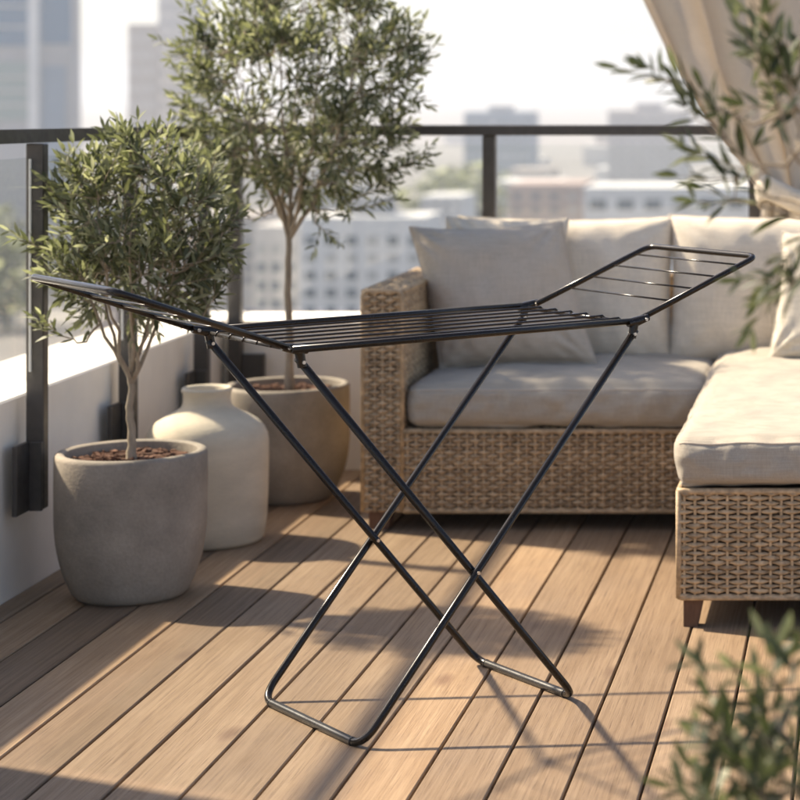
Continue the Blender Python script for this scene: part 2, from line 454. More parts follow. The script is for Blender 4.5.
# ------------------------------------------------------------------ planters, vase
def chips(mb, cx, cy, z, r, n, seed):
    q = random.Random(seed)
    for _ in range(n):
        a = q.uniform(0, 2 * math.pi); rr = r * math.sqrt(q.random()); s = q.uniform(.004, .013)
        c = Vector((cx + rr * math.cos(a), cy + rr * math.sin(a), z + q.uniform(.0, .010)))
        m = Matrix.Rotation(q.uniform(0, 6.3), 3, 'Z') @ Matrix.Rotation(q.uniform(-.7, .7), 3, 'X')
        V = [c + m @ Vector((x * s * q.uniform(.8, 1.3), y * s * .6, zz * s * .3)) for x in (-1, 1) for y in (-1, 1) for zz in (-1, 1)]
        mb.add(V, [(0,1,3,2),(4,6,7,5),(0,4,5,1),(2,3,7,6),(0,2,6,4),(1,5,7,3)])

def planter(loc, R_, H_, rb, label, seed, soil_z, group=None, mat='pot'):
    root = empty('planter', loc); tag(root, label, 'planter', group)
    prof = [(rb * .80, 0), (rb * .93, .004), (rb, .016)]
    for i in range(1, 13):
        t = i / 12; e = 1 - (1 - t) ** 2.6
        prof.append((rb + (R_ - rb) * e, .016 + (H_ * .62 - .016) * t))
    prof += [(R_ * 1.003, H_ * .8), (R_, H_ - .012), (R_ - .003, H_ - .004), (R_ - .010, H_), (R_ - .022, H_), (R_ - .029, H_ - .004), (R_ - .031, H_ - .012), (R_ - .034, H_ - .10), (.02, H_ - .11)]
    mb = MB(); mb.lathe(prof, (0, 0, 0), 72, .012, seed); mb.build('pot', M[mat], root, 'auto')
    mb = MB(); n = 40
    V = [(0, 0, soil_z + .006)]; Fc = []
    q = random.Random(seed)
    for j in range(1, 7):
        for k in range(n):
            a = 2 * math.pi * k / n; rr = (R_ - .036) * j / 6
            V.append((rr * math.cos(a), rr * math.sin(a), soil_z + q.uniform(-.004, .006) - .006 * (j / 6)))
    for k in range(n): Fc.append((0, 1 + k, 1 + (k + 1) % n))
    for j in range(5):
        for k in range(n): Fc.append((1 + j*n + k, 1 + (j+1)*n + k, 1 + (j+1)*n + (k+1) % n, 1 + j*n + (k+1) % n))
    mb.add(V, Fc); chips(mb, 0, 0, soil_z, R_ - .045, 520, seed)
    mb.build('soil', M['soil'], root)
    return root
P1 = (X(131, 6.48), 6.48, 0); P2 = (X(287, 8.0), 8.0, 0)
planter(P1, .216, .428, .165, 'grey-brown concrete planter in front, holding the small bushy olive', 3, .395)
planter(P2, .224, .418, .165, 'grey-brown concrete planter further back by the sofa arm, holding the tall olive', 8, .385)
V0 = (X(207, 7.25), 7.25, 0)
prof = [(.155, 0), (.175, .004), (.184, .016), (.192, .08), (.196, .18), (.197, .27), (.197, .325), (.193, .352), (.182, .375), (.163, .396), (.135, .414), (.105, .428), (.086, .440), (.078, .452), (.0755, .47), (.077, .488), (.081, .497), (.081, .503), (.076, .508), (.068, .507), (.063, .500), (.061, .47), (.066, .43), (.10, .38), (.02, .32)]
mb = MB(); mb.lathe(prof, V0, 80, .008, 21)
tag(mb.build('vase', M['vase'], None, True), 'cream rough plaster floor vase with narrow neck between the two planters', 'vase')

# ------------------------------------------------------------------ olive trees
def leaf(mb, base, dirv, up, L, wdt, curl, tint):
    dirv = dirv.normalized(); side = dirv.cross(up)
    if side.length < 1e-4: side = dirv.orthogonal()
    side.normalize(); nrm = side.cross(dirv).normalized()
    def P(t, sgn, ww): return base + dirv * (L * t) + nrm * (-curl * L * t * t + abs(sgn) * ww * .30) + side * (sgn * ww)
    V = [P(0, 0, 0), P(.28, -1, wdt * .40), P(.28, 0, 0), P(.28, 1, wdt * .40), P(.62, -1, wdt * .46), P(.62, 0, 0), P(.62, 1, wdt * .46), P(1, 0, 0)]
    mb.add(V, [(0,2,1),(0,3,2),(1,2,5,4),(2,3,6,5),(4,5,7),(5,6,7)])
    mb.tint += [tint] * 8

def curve(p0, p1, bend, n, q, jit):
    out = []
    for i in range(n + 1):
        t = i / n
        p = p0.lerp(p1, t) + bend * (4 * t * (1 - t))
        if 0 < i < n: p = p + Vector((q.gauss(0, jit), q.gauss(0, jit), q.gauss(0, jit)))
        out.append(p)
    return out

def leafy_twig(br, lv, p0, p1, q, Ls, gap, start=.15, rad=.0016, tintb=0.0):
    L = (p1 - p0).length
    side = Vector((q.gauss(0, 1), q.gauss(0, 1), q.gauss(0, .4))) * L * .05
    pts = curve(p0, p1, side, 6, q, L * .012)
    br.tube(pts, [rad * (1.1 - .8 * i / 6) for i in range(7)], 5, cap=False)
    n = max(3, int(L * (1 - start) / gap)); ph = q.uniform(0, math.pi)
    for i in range(n + 1):
        t = start + (1 - start) * i / n
        k = min(int(t * 6), 5); p = pts[k].lerp(pts[k+1], t * 6 - k); ax = (pts[k+1] - pts[k]).normalized()
        o = ax.orthogonal().normalized()
        for s in (0, 1):
            if q.random() < .10: continue
            a = ph + i * 1.57 + s * math.pi + q.gauss(0, .25)
            rd = Matrix.Rotation(a, 3, ax) @ o
            dv = ax * q.uniform(.55, 1.0) + rd * q.uniform(.55, .95) + Vector((0, 0, q.uniform(-.12, .22)))
            sz = Ls * q.uniform(.65, 1.15) * (1 - .35 * (i / n) ** 3)
            tn = min(1, max(0, q.betavariate(1.7, 2.2) + tintb))
            leaf(lv, p, dv, Vector((q.gauss(0, .5), q.gauss(0, .5), 1)), sz, sz * q.uniform(.20, .275), q.uniform(-.05, .22), tn)
    leaf(lv, pts[-1], (pts[-1] - pts[-2]), Vector((0, 1, .3)), Ls * .75, Ls * .19, .05, q.uniform(.3, .9))

def olive(loc, label, trunk_pts, trunk_r, crown_c, crown_r, n_main, n_sub, n_twig, Ls, seed, mat='leaf', gap=.017, upward=.35, extra=(), lowcut=-1.0, group=None):
    """trunk and limbs in one mesh, leaves in another; all points local to loc."""
    q = random.Random(seed)
    root = empty('olive_tree', loc); tag(root, label, 'tree', group)
    br = MB(); lv = MB(); lv.tint = []
    tp = [Vector(p) for p in trunk_pts]
    fine = []
    for i in range(len(tp) - 1):
        for j in range(4): fine.append(tp[i].lerp(tp[i+1], j / 4) + Vector((q.gauss(0, .0015), q.gauss(0, .0015), 0)))
    fine.append(tp[-1]); m = len(fine)
    rr = [trunk_r * (1.35 - .35 * min(1, i / 3)) * (1 - .35 * i / m) for i in range(m)]
    br.tube(fine, rr, 10)
    fork = tp[-1]; C = Vector(crown_c); Rv = Vector(crown_r)
    def inside(scale):
        while True:
            d = Vector((q.uniform(-1, 1), q.uniform(-1, 1), q.uniform(-1, 1)))
            if d.length <= 1 and d.z > lowcut: break
        d = d.normalized() * (scale * (d.length ** .75))
        return C + Vector((d.x * Rv.x, d.y * Rv.y, d.z * Rv.z))
    nodes = []
    for i in range(n_main):
        a = 2 * math.pi * (i + q.uniform(-.25, .25)) / n_main
        el_ = q.uniform(-.25, .9)
        tgt = C + Vector((math.cos(a) * Rv.x * .6 * math.cos(el_), math.sin(a) * Rv.y * .6 * math.cos(el_), Rv.z * .62 * math.sin(el_)))
        if i == 0: tgt = C + Vector((0, 0, Rv.z * .55))
        s0 = fork.lerp(fine[-4], q.uniform(0, 1) if i else 0)
        out = (tgt - s0); bend = Vector((out.x, out.y, 0)) * .10 + Vector((0, 0, -out.length * .06))
        pts = curve(s0, tgt, bend, 8, q, .006)
        br.tube(pts, [trunk_r * (.50 - .36 * k / 8) for k in range(9)], 7, cap=False)
        nodes += [(pts[k], trunk_r * (.40 - .3 * k / 8)) for k in range(2, 9)]
    subs = []
    for i in range(n_sub):
        tgt = inside(.82)
        p0, r0 = min(nodes, key=lambda nd: (nd[0] - tgt).length + max(0, nd[0].z - tgt.z) * .8 + q.uniform(0, .05))
        bend = Vector((0, 0, -(tgt - p0).length * .08))
        pts = curve(p0, tgt, bend, 5, q, .006)
        br.tube(pts, [max(.0016, min(r0, .006) * (1 - .6 * k / 5)) for k in range(6)], 6, cap=False)
        subs += pts[2:]
    for i in range(n_twig):
        tgt = inside(.97)
        p0 = min(subs, key=lambda t_: (t_ - tgt).length + max(0, t_.z - tgt.z) * .5)
        dv = tgt - p0; dl = dv.length
        d = Vector(((p0.x - C.x) / Rv.x, (p0.y - C.y) / Rv.y, (p0.z - C.z) / Rv.z))
        out = Vector((d.x, d.y, d.z * .8))
        dv = dv.normalized() * .9 + out * .35 + Vector((q.gauss(0, .28), q.gauss(0, .28), upward + q.gauss(0, .25)))
        L = min(max(dl * 1.15, .10), .23) * q.uniform(.85, 1.15)
        p1 = p0 + dv.normalized() * L
        e = Vector(((p1.x - C.x) / Rv.x, (p1.y - C.y) / Rv.y, (p1.z - C.z) / Rv.z))
        if e.length > 1.12: p1 = p0 + (p1 - p0) * .5
        if e.z < lowcut - .15: continue
        leafy_twig(br, lv, p0, p1, q, Ls, gap)
    for (a, b) in extra:
        a = Vector(a); b = Vector(b)
        nd, r0 = min(nodes, key=lambda t: (t[0] - a).length)
        br.tube(curve(nd, a, Vector((0, 0, -.02)), 5, q, .004), [.0042 - .0004 * k for k in range(6)], 6, cap=False)
        leafy_twig(br, lv, a, b, q, Ls, gap * 1.15, .0, .0022)
        for _ in range(2):
            t = q.uniform(.2, .7); p = a.lerp(b, t)
            leafy_twig(br, lv, p, p + ((b - a).normalized() + Vector((q.gauss(0, .5), q.gauss(0, .5), q.gauss(0, .5)))).normalized() * .09, q, Ls * .9, gap, .2, .0014)
    br.build('trunk', M['bark'], root, True)
    lv.build('crown', M[mat], root, True)
    return root

s1 = 6.48
def loc1(px, py): return (X(px, s1) - P1[0], 0, Z(py, s1))
tr = [(0, 0, .385), (.004, 0, .46), (-.006, .0, .54), (.002, 0, .60), (.0, 0, .655)]
olive(P1, 'small bushy olive tree with dense round crown in the front planter', tr, .0135,
      (loc1(136, 245)[0], 0, loc1(0, 236)[2]), (.275, .26, .318), 9, 110, 390, .062, 11, gap=.0175, upward=.5,
      extra=[((-.20, -.05, 1.0), (-.285, -.06, 1.05)), ((-.15, -.05, .76), (-.24, -.06, .79)), ((.20, -.02, .98), (.325, -.03, 1.13)), ((.2, 0, .80), (.31, -.03, .95)),
             ((0, 0, 1.22), (.02, 0, 1.40)), ((-.12, 0, 1.18), (-.17, 0, 1.33)), ((.1, 0, 1.2), (.11, 0, 1.395)), ((.2, 0, 1.12), (.25, 0, 1.31))], lowcut=-.82)
s2 = 8.0
tr = [(.008, 0, .375), (.010, 0, .55), (.004, 0, .75), (.006, 0, .90), (.012, 0, 1.0)]
def loc2(px, py): return (X(px, s2) - P2[0], -.02, Z(py, s2))
olive(P2, 'tall olive tree with slim pale trunk and wide airy crown behind the vase', tr, .0150,
      (loc2(300, 0)[0], 0, loc2(0, 92)[2]), (.46, .42, .53), 12, 200, 660, .064, 23, gap=.0185, upward=.35,
      extra=[(loc2(250, 218), loc2(205, 120)), (loc2(265, 215), loc2(232, 205)), (loc2(345, 205), loc2(395, 180)), (loc2(335, 215), loc2(400, 200)), (loc2(320, 225), loc2(330, 235)), (loc2(380, 185), loc2(432, 145)), (loc2(395, 90), loc2(436, 45)),
             (loc2(385, 60), loc2(425, 20)), (loc2(215, 75), loc2(160, 40)), (loc2(210, 100), loc2(180, 80)), (loc2(215, 60), loc2(185, 8)), (loc2(375, 140), loc2(420, 95)), (loc2(370, 170), loc2(425, 165))], lowcut=-.80)

# young olive at the right, its pot outside the frame; only its branches reach in
P3 = (.225, 3.3, 0)
planter(P3, .19, .42, .15, 'concrete planter below the right edge of the photo, holding the leaning olive', 31, .385)
s3 = 3.3
def loc3(px, py, dy=0): return (X(px, s3 + dy) - P3[0], dy, Z(py, s3 + dy))
ex3 = []
for (a, b, dy) in (((715, 108), (652, 68), .02), ((745, 160), (690, 100), .0), ((765, 195), (703, 155), .05), ((790, 150), (738, 20), -.1), ((800, 130), (768, 5), .05),
                   ((805, 60), (762, 40), .1), ((800, 110), (745, 105), .1), ((812, 272), (772, 296), -.05), ((812, 235), (785, 262), .0), ((790, 215), (705, 190), .08)):
    ex3.append((loc3(*a, dy), loc3(*b, dy)))
olive(P3, 'blurred olive branches with long leaves reaching in at the right edge', [(0, 0, .375), (.01, 0, .7), (-.02, 0, 1.0), (-.03, 0, 1.15)], .016,
      (loc3(838, 110)[0], 0, loc3(0, 120)[2]), (.10, .18, .36), 4, 6, 7, .064, 37, mat='leafdark', gap=.040, upward=.3, extra=ex3)
# low olive shrub in the near right corner
P4 = (-.062, 2.85, 0)
planter(P4, .19, .36, .15, 'concrete planter below the bottom edge of the photo, holding the near shrub', 41, .325)
q4 = random.Random(77)
olive(P4, 'out of focus small olive shrub rising into the bottom right corner', [(0, 0, .315), (.005, 0, .36), (0, 0, .41)], .011,
      (.005, 0, .505), (.21, .17, .185), 9, 50, 100, .068, 43, mat='leafdark', gap=.028, upward=.7,
      extra=[((-.03, -.02, .66), (-.045, -.02, .76)), ((.02, 0, .68), (.05, 0, .765)), ((-.09, 0, .62), (-.13, 0, .70)), ((.05, -.03, .70), (.06, -.03, .75)), ((-.05, .03, .62), (-.07, .03, .72))])

# ------------------------------------------------------------------ wicker sofa
def wicker(mb, o, u, v, n, Lu, Lv, pu=.029, pv=.0128, amp=.0054, th=.0040):
    """woven panel: strands run along u, weaving over stakes that run along v."""
    o, u, v, n = Vector(o), Vector(u), Vector(v), Vector(n)
    nu = max(2, round(Lu / pu)); pu = Lu / nu; nv = max(1, round(Lv / pv)); pv = Lv / nv
    prof = [(-.56, -.9), (-.42, .35), (0, 1.0), (.42, .35), (.56, -.9)]
    st = 5
    for j in range(nv):
        V = []; m = nu * st + 1
        jt = random.Random(j * 7 + int(Lu * 1000))
        ph0 = jt.uniform(-.5, .5); hh = jt.uniform(.80, 1.12); zo = jt.uniform(-.0011, .0011); tn = jt.random(); drift = jt.uniform(0, 20)
        for i in range(m):
            s = i * pu / st
            off = amp * math.cos(math.pi * (s / pu - .5 + j + ph0 * .3)) 
            wz = zo + jt.uniform(-.0007, .0007) + .0016 * noise.noise(Vector((s * 9 + drift, j * 1.7, 0)))
            off *= 1 + .30 * noise.noise(Vector((s * 25, j * 3.1, drift)))
            if i % 10 == 0: tk = min(1, max(0, tn * .6 + .4 * jt.random()))
            if mb.tint is not None: mb.tint += [tk] * 5
            tap = .78 + .22 * max(-1, min(1, off / amp))
            for (a, b) in prof:
                V.append(o + u * s + v * ((j + .5 + a * hh * tap) * pv + wz) + n * (off + b * th))
        Fc = []
        for i in range(m - 1):
            for k in range(4): Fc.append((i*5+k, (i+1)*5+k, (i+1)*5+k+1, i*5+k+1))
        mb.add(V, Fc)
    for i in range(nu):
        c = o + u * ((i + .5) * pu)
        V = []
        for t in (0, Lv):
            for (a, b) in ((-.0042, -.002), (-.003, .003), (0, .0046), (.003, .003), (.0042, -.002)): V.append(c + v * t + u * a + n * b)
        mb.add(V, [(k, 5 + k, 6 + k, k + 1) for k in range(4)])
        if mb.tint is not None: mb.tint += [random.Random(i * 3 + int(Lv * 900)).uniform(.3, 1)] * 10

def wm():
    m = MB(); m.tint = []; return m

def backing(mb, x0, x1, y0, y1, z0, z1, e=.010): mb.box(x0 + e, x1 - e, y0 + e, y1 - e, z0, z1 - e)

SY = 7.43
sofa = empty('corner_sofa', (-.6, SY, 0))
tag(sofa, 'woven wicker corner sofa with cream seat cushions and a chaise on the right', 'sofa')
ox, oy = -.6, SY
def rel(mb):
    mb.v = [(p[0] - ox, p[1] - oy, p[2]) for p in mb.v]; return mb
ux, uy, uz = (1,0,0), (0,1,0), (0,0,1)
# armrest
ax0, ax1, ay0, ay1, az0, az1 = -1.672, -1.54, SY, 8.36, .062, .806
mb = wm()
wicker(mb, (ax0, ay0, az0), ux, uz, (0,-1,0), ax1 - ax0, az1 - az0)
wicker(mb, (ax0, ay1, az0), (0,-1,0), uz, (-1,0,0), ay1 - ay0, az1 - az0)
wicker(mb, (ax1, ay0, .30), uy, uz, (1,0,0), ay1 - ay0, az1 - .30)
wicker(mb, (ax0, ay0, az1), uy, ux, (0,0,1), ay1 - ay0, ax1 - ax0, .033, .022)
for p in ([(ax0, ay0, az0), (ax0, ay0, az1 - .012), (ax0 + .012, ay0, az1), (ax1 - .012, ay0, az1), (ax1, ay0, az1 - .012), (ax1, ay0, az0)],
          [(ax0, ay0 + .005, az1), (ax0, ay1, az1)], [(ax1, ay0 + .005, az1), (ax1, ay1, az1)]):
    mb.tube(fillet(p, .012, 4), .0085, 8)
arm = rel(mb).build('armrest', M['wicker'], sofa, True)
mb = MB(); backing(mb, ax0, ax1, ay0, ay1, az0, az1); rel(mb).build('armrest_core', M['wickergap'], arm)
# seat base
bx0, bx1 = -1.536, -.30
mb = wm(); wicker(mb, (bx0, SY, .062), ux, uz, (0,-1,0), bx1 - bx0, .272)
wicker(mb, (bx0, SY, .334), ux, uy, (0,0,1), bx1 - bx0, .06)
mb.tube([(bx0, SY, .334), (bx1, SY, .334)], .0085, 8); mb.tube([(bx0, SY, .064), (bx1, SY, .064)], .0085, 8)
base = rel(mb).build('seat_base', M['wicker'], sofa, True)
mb = MB(); backing(mb, bx0, bx1, SY, 8.30, .062, .336); rel(mb).build('seat_core', M['wickergap'], base)
# backrest frame (mostly hidden by the cushions)
mb = wm(); wicker(mb, (-1.53, 8.30, .30), ux, uz, (0,-1,0), 1.9, .48); wicker(mb, (-1.53, 8.36, .78), ux, (0,-1,0), (0,0,1), 1.9, .06)
wicker(mb, (.37, 8.362, .06), (-1,0,0), uz, (0,1,0), 2.04, .72)
bk = rel(mb).build('backrest', M['wicker'], sofa, True)
mb = MB(); backing(mb, -1.53, .37, 8.30, 8.36, .06, .78); rel(mb).build('backrest_core', M['wickergap'], bk)
# chaise base
cx0, cx1, cy0 = -.496, .37, 6.09
mb = wm(); wicker(mb, (cx0, cy0, .083), ux, uz, (0,-1,0), cx1 - cx0, .295, .0300, .0130, .0058, .0042)
wicker(mb, (cx0, SY, .083), (0,-1,0), uz, (-1,0,0), SY - cy0, .295, .0300, .0130)
wicker(mb, (cx1, cy0, .083), uy, uz, (1,0,0), 8.3 - cy0, .295)
mb.tube(fillet([(cx0, SY, .378), (cx0, cy0, .378), (cx1, cy0, .378), (cx1, 8.3, .378)], .015, 4), .0095, 8)
mb.tube([(cx0, cy0, .083), (cx0, cy0, .378)], .0085, 8)
mb.tube(fillet([(cx0, SY, .084), (cx0, cy0, .084), (cx1, cy0, .084)], .015, 4), .0085, 8)
chb = rel(mb).build('chaise_base', M['wicker'], sofa, True)
mb = MB(); backing(mb, cx0, cx1, cy0, 8.3, .083, .382); rel(mb).build('chaise_core', M['wickergap'], chb)
def leg(x, y, h, wt=.058, wb=.040, sx_=1):
    mb = MB()
    x1 = x + wt * sx_; xb = x + wb * sx_
    mb.add([(x, y, .0), (xb, y, 0), (xb, y + wb, 0), (x, y + wb, 0), (x, y, h), (x1, y, h), (x1, y + wt, h), (x, y + wt, h)],
           [(0,3,2,1),(4,5,6,7),(0,1,5,4),(1,2,6,5),(2,3,7,6),(3,0,4,7)] if sx_ > 0 else [(0,1,2,3),(7,6,5,4),(4,5,1,0),(5,6,2,1),(6,7,3,2),(7,4,0,3)])
    rel(mb).build('leg', M['legwood'], sofa)
leg(-1.655, SY + .012, .066, .075, .066); leg(-1.655, 8.27, .066, .07, .06); leg(cx0 + .012, cy0 + .012, .088); leg(cx1 - .012, cy0 + .012, .088, sx_=-1); leg(cx1 - .012, 8.2, .088, sx_=-1)

def cushion(w, dp, h, r, crown, seed, n=44, front=.004, wr=.006, mid=0.0):
    """boxy seat cushion, local origin at the centre of its underside."""
    mb = MB(); nz = max(8, int(n * .35))
    def shape(p):
        x, y, z = p                                       # unit cube coords -1..1
        q = Vector((x * w / 2, y * dp / 2, z * h / 2))
        inner = Vector((w / 2 - r, dp / 2 - r, h / 2 - r))
        c = Vector((max(-inner.x, min(inner.x, q.x)), max(-inner.y, min(inner.y, q.y)), max(-inner.z, min(inner.z, q.z))))
        dlt = q - c
        if dlt.length > 1e-6:
            dn = Vector((dlt.x, dlt.y, dlt.z)); mxl = max(abs(dn.x), abs(dn.y), abs(dn.z)); q = c + dn.normalized() * mxl
        fx = 1 - x ** 4; fy = 1 - y ** 4; fz = 1 - z * z
        if z > 0: q.z += crown * fx * fy * z
        q.x += math.copysign(1, x) * abs(x) ** 3 * fz * .016 * (1 - y ** 6)
        q.y += math.copysign(1, y) * abs(y) ** 3 * fz * .018 * (1 - x ** 8)
        s = Vector((seed * 3.1, seed * 1.7, 0))
        nz_ = noise.noise(Vector((q.x * 5, q.y * 5, q.z * 9)) + s) * wr + noise.noise(Vector((q.x * 13, q.y * 13, q.z * 13)) + s) * wr * .45
        dirn = Vector((0, 0, 1)) if abs(z) > .98 else Vector((x if abs(x) > .98 else 0, y if abs(y) > .98 else 0, .2))
        q += dirn.normalized() * nz_
        if y < -.9 and front:
            pk = noise.noise(Vector((q.x * 22, z * 1.2, seed))) + .5 * noise.noise(Vector((q.x * 46, z * 2.2, seed + 4)))
            q.y += pk * front * (1 - z * z * .75)
        if z > .6: q.z += mid * noise.noise(Vector((q.x * 9 + q.y * 4, q.y * 11, seed)))
        q.z += h / 2
        return q
    def face(fn, na, nb):
        V = [shape(fn(2 * i / na - 1, 2 * j / nb - 1)) for j in range(nb + 1) for i in range(na + 1)]
        mb.add(V, [(j*(na+1)+i, j*(na+1)+i+1, (j+1)*(na+1)+i+1, (j+1)*(na+1)+i) for j in range(nb) for i in range(na)])
    na = n; nb = n
    face(lambda a, b: (a, b, 1), na, nb); face(lambda a, b: (-a, b, -1), na, nb)
    face(lambda a, b: (a, -1, b), na, nz); face(lambda a, b: (-a, 1, b), na, nz)
    face(lambda a, b: (1, a, b), nb, nz); face(lambda a, b: (-1, -a, b), nb, nz)
    pipe = []
    for k in range(161):
        t = k / 160 * 4
        e = int(t) % 4; f_ = 2 * (t - int(t)) - 1
        pipe.append({0: (f_, -1, .80), 1: (1, f_, .80), 2: (-f_, 1, .80), 3: (-1, -f_, .80)}[e])
    return mb, [shape(p) for p in pipe[:-1]]

def weld(o, d_=.0004):
    import bmesh
    b = bmesh.new(); b.from_mesh(o.data); bmesh.ops.remove_doubles(b, verts=b.verts, dist=d_); b.to_mesh(o.data); b.free()
    o.data.polygons.foreach_set('use_smooth', [True] * len(o.data.polygons))

def seat(name, x0, x1, y0, y1, z0, h, seed, crown, front, label=None, wr=.010, mid=.006, n=60):
    mb, pipe = cushion(x1 - x0, y1 - y0, h, .038, crown, seed, n, front, wr, mid)
    o = mb.build(name, M['linen_seat'], sofa, True, ((x0 + x1) / 2 - ox, (y0 + y1) / 2 - oy, z0)); weld(o)
    p = MB(); p.tube(pipe, .0032, 6, closed=True); p.build('piping', M['linen_grey'], o, True)
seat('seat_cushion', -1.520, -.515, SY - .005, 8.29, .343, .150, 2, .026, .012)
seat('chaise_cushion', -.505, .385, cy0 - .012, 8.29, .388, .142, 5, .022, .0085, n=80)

# ------------------------------------------------------------------ loose cushions
def pillow(name, w, h, t, loc, lean, roll, turn, mat, label, seed, shear=0.0, cat='cushion', n=64, wr=.017, boxy=.5, group=None, sag=0.0, fold_=1.6):
    mb = MB(); s3_ = Vector((seed * 2.3, seed * 1.1, seed * .7))
    def pt(a, b, sd):
        x, z = a, b
        ex = 1 - .055 * (1 - z * z) * (abs(x) ** 2); ez = 1 - .055 * (1 - x * x) * (abs(z) ** 2)
        th = (max(0, 1 - abs(x) ** 3.2) * max(0, 1 - abs(z) ** 3.2)) ** boxy
        px = x * w / 2 * ex + shear * z * h / 2; pz = z * h / 2 * ez - sag * (1 - x * x) * max(0, z) * h / 2
        k = th * t / 2
        wv = noise.noise(Vector((px * 6, pz * 6, sd * 2)) + s3_) * wr * (th + .1) + noise.noise(Vector((px * 15, pz * 9, sd * 3)) + s3_) * wr * .5 * (th + .15)
        r_ = math.hypot(abs(x) - 1, abs(z) - 1); ang = math.atan2(1 - abs(z), 1 - abs(x) + 1e-6)
        fold = math.sin(ang * 13 + seed + x * 2) * .006 * math.exp(-((r_ - .35) / .22) ** 2)
        edge = math.sin((x * 9 + z * 7) * 3 + seed) * .003 * (1 - th)
        low = noise.noise(Vector((px * 20, pz * 4, seed))) * .010 * max(0, -z) ** 1.5 * th
        return Vector((px, sd * (k + .0015) + (wv + fold * fold_ * th + low * 1.6) * (1 if sd < 0 else -.3) * 1.0 + edge, pz))
    for sd in (-1, 1):
        V = [pt(2 * i / n - 1, 2 * j / n - 1, sd) for j in range(n + 1) for i in range(n + 1)]
        Fc = [(j*(n+1)+i, j*(n+1)+i+1, (j+1)*(n+1)+i+1, (j+1)*(n+1)+i) for j in range(n) for i in range(n)]
        mb.add(V, Fc if sd < 0 else [tuple(reversed(f)) for f in Fc])
    rim = []
    for k in range(200):
        t_ = k / 200 * 4; e = int(t_); f_ = 2 * (t_ - e) - 1
        a, b = {0: (f_, -1), 1: (1, f_), 2: (-f_, 1), 3: (-1, -f_)}[e]
        rim.append((pt(a, b, -1) + pt(a, b, 1)) / 2)
    o = mb.build(name, M[mat], None, True)
    o.location = loc; o.rotation_mode = 'YXZ'
    o.rotation_euler = (R(-lean), R(-roll), R(turn))
    p = MB(); p.tube(rim, .0042, 6, closed=True); p.build('piping', M[mat], o, True)
    tag(o, label, cat, group); return o
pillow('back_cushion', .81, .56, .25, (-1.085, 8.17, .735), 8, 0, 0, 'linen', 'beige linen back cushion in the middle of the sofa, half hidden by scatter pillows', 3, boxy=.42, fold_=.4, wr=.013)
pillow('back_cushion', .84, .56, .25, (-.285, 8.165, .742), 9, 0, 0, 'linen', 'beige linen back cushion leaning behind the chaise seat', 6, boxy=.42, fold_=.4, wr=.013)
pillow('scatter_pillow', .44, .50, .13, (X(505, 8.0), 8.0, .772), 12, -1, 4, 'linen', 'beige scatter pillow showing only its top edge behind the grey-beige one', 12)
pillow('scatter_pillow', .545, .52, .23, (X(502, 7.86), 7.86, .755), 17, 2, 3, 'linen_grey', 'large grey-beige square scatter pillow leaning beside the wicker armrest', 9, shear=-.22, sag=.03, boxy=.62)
pillow('scatter_pillow', .50, .46, .17, (X(846, 7.7), 7.72, .745), 16, -4, -6, 'linen_pale', 'pale scatter pillow on the chaise, cut off by the right edge', 15)

